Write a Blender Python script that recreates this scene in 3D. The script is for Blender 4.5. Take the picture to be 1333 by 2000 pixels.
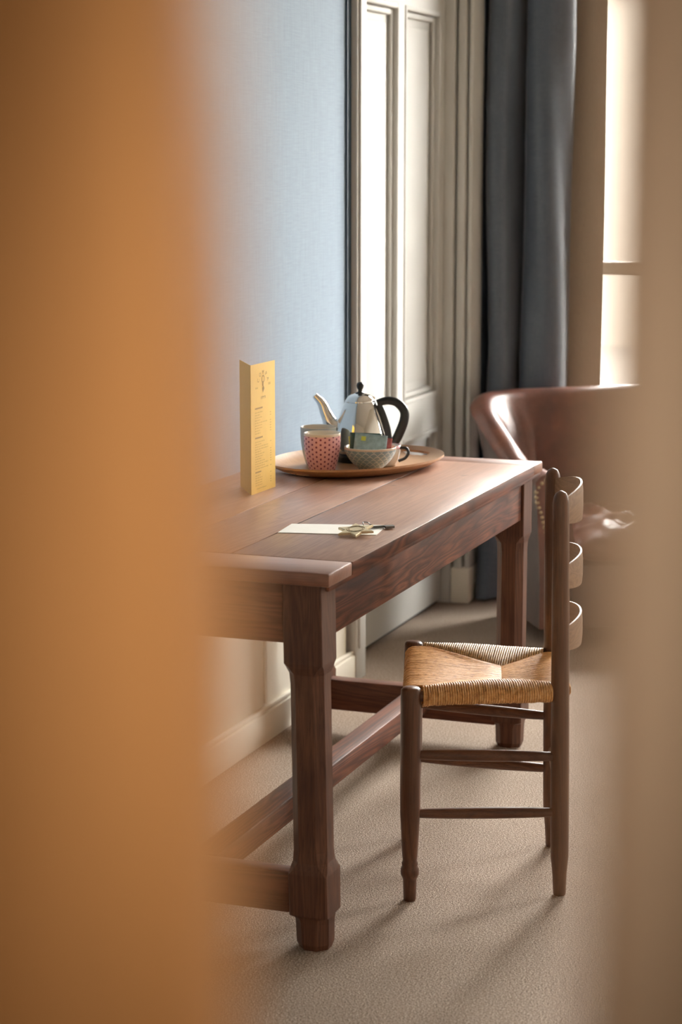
import bpy, bmesh, math, random
from mathutils import Vector, Matrix

random.seed(7)
for o in list(bpy.data.objects):
    bpy.data.objects.remove(o)
SC = bpy.context.scene
COL = SC.collection
PI = math.pi

# ------------------------------------------------------------------ camera
cam = bpy.data.cameras.new('camera')
cam.sensor_fit = 'VERTICAL'
cam.sensor_height = 36.0
cam.sensor_width = 24.0
cam.lens = 72.73
cam.clip_start = 0.02
cam.clip_end = 200
cam.dof.use_dof = True
cam.dof.focus_distance = 4.6
cam.dof.aperture_fstop = 4.0
camo = bpy.data.objects.new('camera', cam)
COL.objects.link(camo)
camo.location = (0, 0, 1.55)
camo.rotation_euler = (math.radians(90 - 9.777), 0, math.radians(20.364))
SC.camera = camo

# ------------------------------------------------------------------ world, exposure
w = bpy.data.worlds.new('overcast_sky')
SC.world = w
w.use_nodes = True
bg = w.node_tree.nodes['Background']
bg.inputs[0].default_value = (1.0, 0.972, 0.915, 1)
bg.inputs[1].default_value = 76.0
SC.view_settings.view_transform = 'Standard'
SC.view_settings.look = 'None'
SC.view_settings.gamma = 1.0
SC.view_settings.use_curve_mapping = False
SC.view_settings.exposure = 0.0
SC.cycles.max_bounces = 8
SC.cycles.diffuse_bounces = 5
SC.cycles.sample_clamp_indirect = 8.0
SC.cycles.caustics_reflective = False
SC.cycles.caustics_refractive = False

# windows: (x0, x1, z0, z1) in the far wall; the second is added, unseen, for fill light
WIN = [(-1.84, -0.62, 0.32, 2.95), (0.86, 1.60, 0.32, 2.95)]
FARY = 7.25
RX = 1.8
CEIL = 3.2
for k, (x0, x1, z0, z1) in enumerate(WIN):      # sky portals in the window openings
    L = bpy.data.lights.new('window_portal', 'AREA')
    L.shape = 'RECTANGLE'
    L.size = x1 - x0
    L.size_y = z1 - z0
    L.cycles.is_portal = True
    lo = bpy.data.objects.new('window_portal', L)
    COL.objects.link(lo)
    lo.location = ((x0 + x1) / 2, FARY + 0.235, (z0 + z1) / 2)
    lo.rotation_euler = (-PI / 2, 0, 0)


# ------------------------------------------------------------------ node helpers
def new_mat(name):
    m = bpy.data.materials.new(name)
    m.use_nodes = True
    nt = m.node_tree
    b = nt.nodes['Principled BSDF']
    return m, nt, b


def N(nt, typ, **kw):
    n = nt.nodes.new(typ)
    for k, v in kw.items():
        setattr(n, k, v)
    return n


def rgba(c):
    return (c[0], c[1], c[2], 1)


def s2l(r, g, b):
    def f(c):
        c /= 255.0
        return c / 12.92 if c <= 0.04045 else ((c + 0.055) / 1.055) ** 2.4
    return (f(r), f(g), f(b))


def coords(nt, scale=(1, 1, 1), kind='Object', rot=(0, 0, 0)):
    tc = N(nt, 'ShaderNodeTexCoord')
    mp = N(nt, 'ShaderNodeMapping')
    mp.inputs['Scale'].default_value = scale
    mp.inputs['Rotation'].default_value = rot
    nt.links.new(tc.outputs[kind], mp.inputs['Vector'])
    return mp.outputs['Vector']


def noise(nt, vec, scale, detail=4, rough=0.55, dist=0.0):
    n = N(nt, 'ShaderNodeTexNoise')
    n.inputs['Scale'].default_value = scale
    n.inputs['Detail'].default_value = detail
    n.inputs['Roughness'].default_value = rough
    n.inputs['Distortion'].default_value = dist
    nt.links.new(vec, n.inputs['Vector'])
    return n.outputs['Fac']


def ramp(nt, fac, stops):
    r = N(nt, 'ShaderNodeValToRGB')
    e = r.color_ramp.elements
    while len(e) < len(stops):
        e.new(0.5)
    for i, (p, c) in enumerate(stops):
        e[i].position = p
        e[i].color = rgba(c)
    nt.links.new(fac, r.inputs['Fac'])
    return r.outputs['Color']


def mixc(nt, a, b, fac, mode='MIX'):
    m = N(nt, 'ShaderNodeMix', data_type='RGBA', blend_type=mode)
    for sock, v in ((m.inputs[0], fac), (m.inputs[6], a), (m.inputs[7], b)):
        if isinstance(v, (int, float)):
            sock.default_value = v
        elif isinstance(v, tuple):
            sock.default_value = rgba(v)
        else:
            nt.links.new(v, sock)
    return m.outputs[2]


def math_n(nt, op, a, b=None, c=None):
    m = N(nt, 'ShaderNodeMath', operation=op)
    for i, v in enumerate((a, b, c)):
        if v is None:
            continue
        if isinstance(v, (int, float)):
            m.inputs[i].default_value = v
        else:
            nt.links.new(v, m.inputs[i])
    return m.outputs[0]


def bump(nt, b, h, strength=0.3, dist=0.01):
    n = N(nt, 'ShaderNodeBump')
    n.inputs['Strength'].default_value = strength
    n.inputs['Distance'].default_value = dist
    nt.links.new(h, n.inputs['Height'])
    nt.links.new(n.outputs['Normal'], b.inputs['Normal'])


def plain(name, col, rough=0.5, metal=0.0, var=0.06, vscale=30, spec=0.5, bumpy=0.0, coat=0.0):
    m, nt, b = new_mat(name)
    v = coords(nt)
    f = noise(nt, v, vscale, 3)
    d = tuple(max(0, c * (1 - var)) for c in col)
    l = tuple(min(1, c * (1 + var)) for c in col)
    nt.links.new(ramp(nt, f, [(0.3, d), (0.7, l)]), b.inputs['Base Color'])
    b.inputs['Roughness'].default_value = rough
    b.inputs['Metallic'].default_value = metal
    b.inputs['Specular IOR Level'].default_value = spec
    b.inputs['Coat Weight'].default_value = coat
    if bumpy:
        bump(nt, b, f, bumpy, 0.002)
    return m


def wood(name, light, mid, dark, axis='Y', rough=0.42, scale=1.0, knots=True, coat=0.06, contrast=1.0, wave=0.5, seed=0.0, spec=0.4):
    """long-grained wood; axis = direction the grain runs in object space"""
    m, nt, b = new_mat(name)
    st = {'X': (0.09, 1, 1), 'Y': (1, 0.09, 1), 'Z': (1, 1, 0.09)}[axis]
    tc = N(nt, 'ShaderNodeTexCoord')
    ad = N(nt, 'ShaderNodeVectorMath', operation='ADD')
    nt.links.new(tc.outputs['Object'], ad.inputs[0])
    ad.inputs[1].default_value = (seed, seed * 1.7, seed * 0.6)
    mp = N(nt, 'ShaderNodeMapping')
    mp.inputs['Scale'].default_value = st
    nt.links.new(ad.outputs[0], mp.inputs['Vector'])
    v = mp.outputs['Vector']
    big = noise(nt, v, 9 * scale, 3, 0.5, 0.6)
    # contour lines of the large noise give cathedral grain
    rings = math_n(nt, 'FRACT', math_n(nt, 'MULTIPLY', big, 16.0))
    tri = math_n(nt, 'ABSOLUTE', math_n(nt, 'SUBTRACT', rings, 0.5))
    mp2 = N(nt, 'ShaderNodeMapping')
    s2 = {'X': (0.02, 1, 1), 'Y': (1, 0.02, 1), 'Z': (1, 1, 0.02)}[axis]
    mp2.inputs['Scale'].default_value = s2
    nt.links.new(ad.outputs[0], mp2.inputs['Vector'])
    fine = noise(nt, mp2.outputs['Vector'], 420 * scale, 3, 0.6)
    patch = noise(nt, ad.outputs[0], 5.5, 3, 0.6)
    c1 = ramp(nt, patch, [(0.32, mid), (0.68, light)])
    c2 = mixc(nt, c1, dark, math_n(nt, 'MULTIPLY', math_n(nt, 'MULTIPLY', tri, 2.0), wave * contrast))
    f2 = N(nt, 'ShaderNodeMapRange')
    f2.inputs['From Min'].default_value = 0.52
    f2.inputs['From Max'].default_value = 0.72
    nt.links.new(fine, f2.inputs['Value'])
    c3 = mixc(nt, c2, dark, math_n(nt, 'MULTIPLY', f2.outputs[0], 0.7 * contrast))
    if knots:
        sc = noise(nt, ad.outputs[0], 14, 2, 0.5)
        f3 = N(nt, 'ShaderNodeMapRange')
        f3.inputs['From Min'].default_value = 0.70
        f3.inputs['From Max'].default_value = 0.78
        nt.links.new(sc, f3.inputs['Value'])
        c3 = mixc(nt, c3, tuple(x * 0.35 for x in dark), math_n(nt, 'MULTIPLY', f3.outputs[0], 0.7))
    nt.links.new(c3, b.inputs['Base Color'])
    rr = N(nt, 'ShaderNodeMapRange')
    rr.inputs['To Min'].default_value = rough - 0.07
    rr.inputs['To Max'].default_value = rough + 0.1
    nt.links.new(patch, rr.inputs['Value'])
    nt.links.new(rr.outputs[0], b.inputs['Roughness'])
    b.inputs['Coat Weight'].default_value = coat
    b.inputs['Coat Roughness'].default_value = 0.3
    b.inputs['Specular IOR Level'].default_value = spec
    bump(nt, b, math_n(nt, 'ADD', fine, math_n(nt, 'MULTIPLY', tri, 0.5)), 0.22, 0.001)
    return m


# ------------------------------------------------------------------ materials
M = {}
TL, TM, TD = (0.225, 0.080, 0.040), (0.115, 0.034, 0.019), (0.022, 0.008, 0.006)
M['table_y'] = wood('table_wood_long', TL, TM, TD, 'Y', 0.48, 1.0, seed=0.3, wave=0.75, spec=0.22, coat=0.03)
M['table_x'] = wood('table_wood_cross', TL, TM, TD, 'X', 0.46, 1.0, seed=1.1, spec=0.25)
M['table_z'] = wood('table_wood_upright', (0.175, 0.076, 0.042), (0.110, 0.043, 0.025), (0.035, 0.013, 0.009), 'Z', 0.45, 1.0, seed=2.3, spec=0.28)
M['top_y'] = wood('tabletop_wood_long', (0.52, 0.30, 0.205), (0.41, 0.22, 0.145), (0.16, 0.07, 0.045), 'Y', 0.36, 0.9, contrast=0.55, coat=0.25, seed=3.1)  # lighter than the frame wood: glare on the top is in the colour
M['top_x'] = wood('tabletop_wood_cross', (0.33, 0.155, 0.095), (0.24, 0.10, 0.062), (0.09, 0.036, 0.024), 'X', 0.38, 0.9, contrast=0.6, coat=0.25, seed=4.7)
CL, CM, CD = (0.19, 0.085, 0.042), (0.12, 0.047, 0.024), (0.035, 0.013, 0.008)
M['chair_z'] = wood('chair_wood_upright', CL, CM, CD, 'Z', 0.38, 1.4, knots=False, seed=5.2)
M['chair_x'] = wood('chair_wood_rails', CL, CM, CD, 'X', 0.38, 1.4, knots=False, seed=6.2)
M['chair_y'] = wood('chair_wood_slats', (0.40, 0.25, 0.15), (0.30, 0.175, 0.10), (0.13, 0.07, 0.04), 'Y', 0.4, 1.4, knots=False, seed=7.2)
M['tray'] = wood('tray_wood', (0.55, 0.31, 0.15), (0.46, 0.24, 0.11), (0.25, 0.11, 0.05), 'Y', 0.4, 0.8, knots=False, contrast=0.4, seed=8.8)
M['door_orange'] = wood('sliding_door_wood', (0.62, 0.335, 0.145), (0.55, 0.285, 0.115), (0.40, 0.19, 0.07), 'Z', 0.5, 0.6, knots=False, contrast=0.35, seed=9.4)
M['jamb'] = plain('jamb_paint', (0.62, 0.515, 0.43), 0.55)
M['white'] = plain('door_white_paint', (0.53, 0.522, 0.492), 0.7, var=0.02, vscale=6)
M['cream'] = plain('wainscot_cream_paint', (0.80, 0.755, 0.65), 0.45, var=0.03, vscale=5)
M['roomwall'] = plain('room_cream_wall', (0.84, 0.79, 0.70), 0.7, var=0.03, vscale=4)
M['ceiling'] = plain('ceiling_white', (0.74, 0.71, 0.66), 0.8, var=0.02, vscale=4)
M['navy'] = plain('dark_navy', (0.02, 0.05, 0.085), 0.6)
M['black'] = plain('black_plastic', (0.012, 0.016, 0.02), 0.28, var=0.1)
M['gap'] = plain('painted_gap_shade', (0.02, 0.02, 0.02), 0.9)  # black standing in for the shade under the door


def m_bluewall():
    m, nt, b = new_mat('blue_wall_cloth')
    v = coords(nt)
    w1 = noise(nt, coords(nt, (1, 1, 0.04)), 260, 2, 0.6)
    w2 = noise(nt, coords(nt, (1, 0.05, 1)), 300, 2, 0.6)
    f = math_n(nt, 'ADD', math_n(nt, 'MULTIPLY', w1, 0.5), math_n(nt, 'MULTIPLY', w2, 0.5))
    c = ramp(nt, f, [(0.35, (0.225, 0.31, 0.41)), (0.65, (0.275, 0.37, 0.475))])
    nt.links.new(c, b.inputs['Base Color'])
    b.inputs['Roughness'].default_value = 0.8
    bump(nt, b, f, 0.25, 0.001)
    return m


def m_carpet():
    m, nt, b = new_mat('carpet_pile')
    v = coords(nt)
    f1 = noise(nt, v, 270, 2, 0.75)
    f2 = noise(nt, v, 5, 3, 0.6)
    vo = N(nt, 'ShaderNodeTexVoronoi')
    vo.inputs['Scale'].default_value = 420
    nt.links.new(v, vo.inputs['Vector'])
    c = ramp(nt, f1, [(0.30, (0.10, 0.074, 0.058)), (0.5, (0.37, 0.297, 0.243)), (0.70, (0.72, 0.62, 0.53))])
    c = mixc(nt, c, mixc(nt, (0.86, 0.84, 0.82), (1.08, 1.06, 1.04), f2), 1.0, 'MULTIPLY')
    nt.links.new(c, b.inputs['Base Color'])
    b.inputs['Roughness'].default_value = 0.95
    b.inputs['Specular IOR Level'].default_value = 0.1
    h = math_n(nt, 'ADD', f1, math_n(nt, 'MULTIPLY', vo.outputs['Distance'], 0.6))
    bump(nt, b, h, 0.6, 0.004)
    return m


def m_fabric(name, c0, c1, rough=0.75, sheen=0.3, trans=0.0):
    m, nt, b = new_mat(name)
    w1 = noise(nt, coords(nt, (1, 1, 0.06)), 520, 2, 0.6)
    w2 = noise(nt, coords(nt, (0.08, 0.08, 1)), 520, 2, 0.6)
    f = math_n(nt, 'ADD', math_n(nt, 'MULTIPLY', w1, 0.5), math_n(nt, 'MULTIPLY', w2, 0.5))
    nt.links.new(ramp(nt, f, [(0.35, c0), (0.65, c1)]), b.inputs['Base Color'])
    b.inputs['Roughness'].default_value = rough
    b.inputs['Sheen Weight'].default_value = sheen
    bump(nt, b, f, 0.3, 0.001)
    if trans > 0:
        tr = N(nt, 'ShaderNodeBsdfTranslucent')
        tr.inputs['Color'].default_value = rgba(c1)
        mx = N(nt, 'ShaderNodeMixShader')
        mx.inputs[0].default_value = trans
        nt.links.new(b.outputs[0], mx.inputs[1])
        nt.links.new(tr.outputs[0], mx.inputs[2])
        nt.links.new(mx.outputs[0], nt.nodes['Material Output'].inputs['Surface'])
    return m


def m_leather():
    m, nt, b = new_mat('brown_leather')
    v = coords(nt)
    f = noise(nt, v, 9, 5, 0.65)
    f2 = noise(nt, v, 60, 3, 0.6)
    c = ramp(nt, f, [(0.3, (0.085, 0.034, 0.026)), (0.55, (0.155, 0.06, 0.042)), (0.75, (0.26, 0.10, 0.06))])
    nt.links.new(c, b.inputs['Base Color'])
    b.inputs['Roughness'].default_value = 0.38
    b.inputs['Coat Weight'].default_value = 0.35
    b.inputs['Coat Roughness'].default_value = 0.28
    vo = N(nt, 'ShaderNodeTexVoronoi')
    vo.inputs['Scale'].default_value = 180
    nt.links.new(v, vo.inputs['Vector'])
    bump(nt, b, math_n(nt, 'ADD', math_n(nt, 'MULTIPLY', f2, 0.8), math_n(nt, 'MULTIPLY', vo.outputs['Distance'], 0.4)), 0.25, 0.003)
    return m


def m_rush(name, c0, c1, c2, seed):
    m, nt, b = new_mat(name)
    v = coords(nt)
    f = noise(nt, v, 90, 4, 0.7, 0.4)
    f2 = noise(nt, v, 11, 3, 0.6)
    c = ramp(nt, f, [(0.28, c0), (0.5, c1), (0.74, c2)])
    c = mixc(nt, c, mixc(nt, (0.72, 0.66, 0.6), (1.2, 1.15, 1.1), f2), 1.0, 'MULTIPLY')
    nt.links.new(c, b.inputs['Base Color'])
    b.inputs['Roughness'].default_value = 0.5
    bump(nt, b, f, 0.4, 0.001)
    return m


def m_dots():
    m, nt, b = new_mat('pink_spotted_glaze')
    uv = N(nt, 'ShaderNodeTexCoord').outputs['UV']
    sp = N(nt, 'ShaderNodeSeparateXYZ')
    nt.links.new(uv, sp.inputs[0])
    u = math_n(nt, 'MULTIPLY', sp.outputs[0], 13.0)
    vv = math_n(nt, 'MULTIPLY', sp.outputs[1], 10.5)

    def dots(du, dv):
        a = math_n(nt, 'SUBTRACT', math_n(nt, 'FRACT', math_n(nt, 'ADD', u, du)), 0.5)
        c = math_n(nt, 'SUBTRACT', math_n(nt, 'FRACT', math_n(nt, 'ADD', vv, dv)), 0.5)
        a = math_n(nt, 'MULTIPLY', a, 1.75)
        d = math_n(nt, 'SQRT', math_n(nt, 'ADD', math_n(nt, 'MULTIPLY', a, a), math_n(nt, 'MULTIPLY', c, c)))
        return math_n(nt, 'LESS_THAN', d, 0.215)
    f = math_n(nt, 'MAXIMUM', dots(0, 0), dots(0.5, 0.5))
    body = mixc(nt, (0.86, 0.46, 0.48), (0.25, 0.05, 0.085), f)
    rim = math_n(nt, 'GREATER_THAN', sp.outputs[1], 0.955)
    nt.links.new(mixc(nt, body, (0.85, 0.72, 0.60), rim), b.inputs['Base Color'])
    b.inputs['Roughness'].default_value = 0.2
    return m


def m_scales():
    m, nt, b = new_mat('grey_scalloped_glaze')
    uv = N(nt, 'ShaderNodeTexCoord').outputs['UV']
    sp = N(nt, 'ShaderNodeSeparateXYZ')
    nt.links.new(uv, sp.inputs[0])
    vv = math_n(nt, 'MULTIPLY', sp.outputs[1], 12.0)
    row = math_n(nt, 'FLOOR', vv)
    off = math_n(nt, 'MULTIPLY', math_n(nt, 'MODULO', row, 2.0), 0.5)
    u = math_n(nt, 'FRACT', math_n(nt, 'ADD', math_n(nt, 'MULTIPLY', sp.outputs[0], 20.0), off))
    a = math_n(nt, 'ABSOLUTE', math_n(nt, 'SUBTRACT', u, 0.5))
    fr = math_n(nt, 'FRACT', vv)
    arc = math_n(nt, 'SUBTRACT', math_n(nt, 'ADD', fr, math_n(nt, 'MULTIPLY', math_n(nt, 'MULTIPLY', a, a), 3.4)), 0.82)
    line = math_n(nt, 'LESS_THAN', math_n(nt, 'ABSOLUTE', arc), 0.12)
    body = mixc(nt, (0.24, 0.33, 0.37), (0.52, 0.56, 0.56), line)
    rim = math_n(nt, 'GREATER_THAN', sp.outputs[1], 0.955)
    foot = math_n(nt, 'LESS_THAN', sp.outputs[1], 0.17)
    nt.links.new(mixc(nt, body, (0.68, 0.56, 0.45), math_n(nt, 'MAXIMUM', rim, foot)), b.inputs['Base Color'])
    b.inputs['Roughness'].default_value = 0.22
    return m


def m_glass():
    m, nt, b = new_mat('window_glass')
    tr = N(nt, 'ShaderNodeBsdfTransparent')
    gl = N(nt, 'ShaderNodeBsdfGlossy')
    gl.inputs['Roughness'].default_value = 0.02
    fr = N(nt, 'ShaderNodeFresnel')
    fr.inputs['IOR'].default_value = 1.25
    mx = N(nt, 'ShaderNodeMixShader')
    nt.links.new(fr.outputs[0], mx.inputs[0])
    nt.links.new(tr.outputs[0], mx.inputs[1])
    nt.links.new(gl.outputs[0], mx.inputs[2])
    nt.links.new(mx.outputs[0], nt.nodes['Material Output'].inputs['Surface'])
    return m


def m_emit(name, col, s):
    m, nt, b = new_mat(name)
    b.inputs['Emission Color'].default_value = rgba(col)
    b.inputs['Emission Strength'].default_value = s
    return m


M['blue'] = m_bluewall()
M['carpet'] = m_carpet()
M['curtain'] = m_fabric('slate_blue_curtain', (0.038, 0.054, 0.078), (0.078, 0.098, 0.130), 0.42, 0.25)
M['lining'] = m_fabric('beige_curtain_lining', (0.24, 0.20, 0.15), (0.33, 0.275, 0.21), 0.8, 0.2, 0.12)
M['leather'] = m_leather()
M['leather_grey'] = plain('leather_painted_sheen', (0.115, 0.085, 0.078), 0.4, var=0.2, vscale=12)  # leather with its grey reflection put into the base colour
M['rush_side'] = m_rush('rush_pale', (0.34, 0.21, 0.09), (0.68, 0.48, 0.25), (0.86, 0.68, 0.43), 1)
M['rush_front'] = m_rush('rush_honey', (0.42, 0.185, 0.05), (0.76, 0.40, 0.125), (0.90, 0.60, 0.27), 2)
M['rush_near'] = m_rush('rush_amber', (0.40, 0.19, 0.06), (0.78, 0.44, 0.17), (0.92, 0.66, 0.36), 3)
M['steel'] = plain('polished_steel', (0.88, 0.87, 0.85), 0.045, 1.0, var=0.01)
M['iron'] = plain('dark_key_steel', (0.20, 0.20, 0.20), 0.3, 1.0)
M['brass'] = plain('brass', (0.86, 0.72, 0.46), 0.45, 0.45, var=0.08, vscale=200)
M['brass_dark'] = plain('engraved_brass', (0.22, 0.15, 0.06), 0.5, 0.6)
M['nail'] = plain('antique_nail_brass', (0.45, 0.36, 0.24), 0.35, 1.0)
M['dots'] = m_dots()
M['scales'] = m_scales()
M['cupgrey'] = plain('grey_blue_glaze', (0.42, 0.47, 0.48), 0.2, var=0.05)
M['cream_glaze'] = plain('cream_glaze', (0.82, 0.74, 0.62), 0.2, var=0.03)
M['white_glaze'] = plain('white_glaze', (0.80, 0.78, 0.76), 0.15, var=0.03)
M['pink_glaze'] = plain('pink_glaze', (0.62, 0.26, 0.30), 0.2)
M['packet_blue'] = plain('blue_grey_sachet', (0.30, 0.42, 0.46), 0.35, var=0.25, vscale=70)
M['packet_green'] = plain('dark_green_sachet', (0.035, 0.085, 0.07), 0.35, var=0.2)
M['packet_lime'] = plain('lime_tag', (0.62, 0.66, 0.10), 0.5)
M['packet_red'] = plain('red_sachet', (0.50, 0.13, 0.12), 0.4, var=0.3, vscale=90)
M['paper_yellow'] = plain('yellow_card', (0.83, 0.55, 0.10), 0.6, var=0.03)
M['print'] = plain('brown_ink', (0.60, 0.39, 0.065), 0.7)
M['print_dark'] = plain('dark_brown_ink', (0.30, 0.19, 0.035), 0.7)
M['paper_white'] = plain('white_paper', (0.90, 0.87, 0.79), 0.7, var=0.03)
M['frame_grey'] = plain('window_frame_paint', (0.50, 0.47, 0.43), 0.5)
M['glass'] = m_glass()
M['stone'] = plain('outdoor_stone', (0.086, 0.074, 0.060), 0.9, var=0.04, vscale=0.05)
M['paving'] = plain('outdoor_paving', (0.046, 0.0395, 0.032), 0.9, var=0.04, vscale=0.05)
M['bulb'] = m_emit('warm_bulb', (1.0, 0.72, 0.42), 6.0)  # glow for the bulbs of the two added hall lamps


# ------------------------------------------------------------------ mesh helpers
def link(o, parent=None):
    COL.objects.link(o)
    if parent is not None:
        o.parent = parent
    return o


def mesh(name, verts, faces, mat, parent=None, smooth=False, uvs=None, angle=None):
    me = bpy.data.meshes.new(name)
    me.from_pydata([tuple(v) for v in verts], [], faces)
    if uvs is not None:
        l = me.uv_layers.new(name='UVMap')
        for p in me.polygons:
            for k, li in enumerate(p.loop_indices):
                l.data[li].uv = uvs[p.index][k]
    mats = mat if isinstance(mat, (list, tuple)) else [mat]
    for mm in mats:
        me.materials.append(mm)
    bm = bmesh.new()
    bm.from_mesh(me)
    bmesh.ops.recalc_face_normals(bm, faces=bm.faces)
    bm.to_mesh(me)
    bm.free()
    if smooth:
        me.polygons.foreach_set('use_smooth', [True] * len(me.polygons))
        if angle:
            me.set_sharp_from_angle(angle=math.radians(angle))
    o = bpy.data.objects.new(name, me)
    return link(o, parent)


def box_vf(lo, hi):
    x0, y0, z0 = lo
    x1, y1, z1 = hi
    v = [(x0, y0, z0), (x1, y0, z0), (x1, y1, z0), (x0, y1, z0), (x0, y0, z1), (x1, y0, z1), (x1, y1, z1), (x0, y1, z1)]
    f = [(0, 3, 2, 1), (4, 5, 6, 7), (0, 1, 5, 4), (1, 2, 6, 5), (2, 3, 7, 6), (3, 0, 4, 7)]
    return v, f


def join_vf(parts):
    V, F = [], []
    for v, f in parts:
        n = len(V)
        V += list(v)
        F += [tuple(i + n for i in q) for q in f]
    return V, F


def boxes(name, lst, mat, parent=None, bevel=0.0, segs=2):
    V, F = join_vf([box_vf(a, b) for a, b in lst])
    o = mesh(name, V, F, mat, parent)
    if bevel:
        bm = bmesh.new()
        bm.from_mesh(o.data)
        bmesh.ops.bevel(bm, geom=list(bm.edges), offset=bevel, segments=segs, affect='EDGES', profile=0.5)
        bm.to_mesh(o.data)
        bm.free()
        o.data.polygons.foreach_set('use_smooth', [True] * len(o.data.polygons))
        o.data.set_sharp_from_angle(angle=math.radians(40))
    return o


def box(name, lo, hi, mat, parent=None, bevel=0.0, segs=2):
    return boxes(name, [(lo, hi)], mat, parent, bevel, segs)


def loft_vf(rings, closed=True, cap0=True, cap1=True):
    n = len(rings[0])
    V = [p for r in rings for p in r]
    F = []
    for i in range(len(rings) - 1):
        for j in range(n if closed else n - 1):
            a, b = i * n + j, i * n + (j + 1) % n
            F.append((a, b, b + n, a + n))
    if cap0:
        F.append(tuple(range(n))[::-1])
    if cap1:
        F.append(tuple(range((len(rings) - 1) * n, len(rings) * n)))
    return V, F


def lathe(name, prof, mat, parent=None, n=48, loc=(0, 0, 0), uv=False, smooth=True, angle=None, uvrange=None):
    """prof: list of (r, z) from bottom to top (outer), may continue inside"""
    V, F, U = [], [], []
    L = [0.0]
    for k in range(1, len(prof)):
        L.append(L[-1] + math.hypot(prof[k][0] - prof[k - 1][0], prof[k][1] - prof[k - 1][1]))
    tot = uvrange if uvrange else L[-1]
    for r, z in prof:
        for j in range(n):
            a = 2 * PI * j / n
            V.append((loc[0] + max(r, 1e-5) * math.cos(a), loc[1] + max(r, 1e-5) * math.sin(a), loc[2] + z))
    for i in range(len(prof) - 1):
        for j in range(n):
            j2 = (j + 1) % n
            F.append((i * n + j, i * n + j2, (i + 1) * n + j2, (i + 1) * n + j))
            u0, u1 = j / n, (j + 1) / n
            U.append([(u0, L[i] / tot), (u1, L[i] / tot), (u1, L[i + 1] / tot), (u0, L[i + 1] / tot)])
    me = bpy.data.meshes.new(name)
    me.from_pydata(V, [], F)
    if uv:
        l = me.uv_layers.new(name='UVMap')
        for p in me.polygons:
            for k, li in enumerate(p.loop_indices):
                l.data[li].uv = U[p.index][k]
    me.materials.append(mat)
    if smooth:
        me.polygons.foreach_set('use_smooth', [True] * len(me.polygons))
        if angle:
            me.set_sharp_from_angle(angle=math.radians(angle))
    return link(bpy.data.objects.new(name, me), parent)


def tube_vf(path, radii, n=10, flat=1.0, cap=True):
    path = [Vector(p) for p in path]
    if not isinstance(radii, (list, tuple)):
        radii = [radii] * len(path)
    rings = []
    prev = None
    for i, p in enumerate(path):
        t = (path[min(i + 1, len(path) - 1)] - path[max(i - 1, 0)]).normalized()
        if prev is None:
            up = Vector((0, 0, 1)) if abs(t.z) < 0.9 else Vector((0, 1, 0))
            a = t.cross(up).normalized()
        else:
            a = (prev - t * prev.dot(t)).normalized()
        prev = a
        b = t.cross(a).normalized()
        rings.append([p + (a * math.cos(2 * PI * k / n) + b * math.sin(2 * PI * k / n) * flat) * radii[i] for k in range(n)])
    return loft_vf(rings, True, cap, cap)


def tube(name, path, radii, mat, parent=None, n=12, flat=1.0):
    V, F = tube_vf(path, radii, n, flat)
    return mesh(name, V, F, mat, parent, smooth=True, angle=60)


def smooth_path(pts, sub=8):
    """Catmull-Rom through pts"""
    P = [Vector(p) for p in pts]
    P = [P[0] * 2 - P[1]] + P + [P[-1] * 2 - P[-2]]
    out = []
    for i in range(1, len(P) - 2):
        for k in range(sub):
            t = k / sub
            a, b, c, d = P[i - 1], P[i], P[i + 1], P[i + 2]
            out.append(0.5 * ((2 * b) + (c - a) * t + (2 * a - 5 * b + 4 * c - d) * t * t + (-a + 3 * b - 3 * c + d) * t ** 3))
    out.append(P[-2])
    return out


def interp(tab, x):
    for i in range(len(tab) - 1):
        if x <= tab[i + 1][0]:
            a, b = tab[i], tab[i + 1]
            t = (x - a[0]) / max(1e-9, b[0] - a[0])
            t = min(1, max(0, t))
            return a[1] + (b[1] - a[1]) * t
    return tab[-1][1]


def thing(name, label, cat, loc=(0, 0, 0), rotz=0, group=None):
    o = bpy.data.objects.new(name, None)
    o.empty_display_size = 0.05
    COL.objects.link(o)
    o.location = loc
    o.rotation_euler = (0, 0, rotz)
    o['label'] = label
    o['category'] = cat
    if group:
        o['group'] = group
    return o


def tag(o, label, cat, group=None):
    o['label'] = label
    o['category'] = cat
    if group:
        o['group'] = group
    return o


def struct(o, label=None, cat=None):
    o['kind'] = 'structure'
    if label:
        o['label'] = label
    if cat:
        o['category'] = cat
    return o


# ================================================================== THE ROOM
HALLY = 0.334          # hall face of the wall between hall and room
ROOMY = 0.48           # room face of it
WL = -2.07             # left wall face
DP = -2.15             # face of the panelled door
DY0, DY1 = 5.73, 6.80  # door opening in the left wall

struct(box('floor', (-2.5, -1.8, -0.1), (RX + 0.2, FARY + 0.3, 0.0), M['carpet']),
       'grey beige carpet covering the whole floor', 'carpet floor')
struct(box('ceiling', (-2.5, -1.8, CEIL), (RX + 0.2, FARY + 0.3, CEIL + 0.12), M['ceiling']), 'plain white ceiling of the room', 'ceiling')

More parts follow.
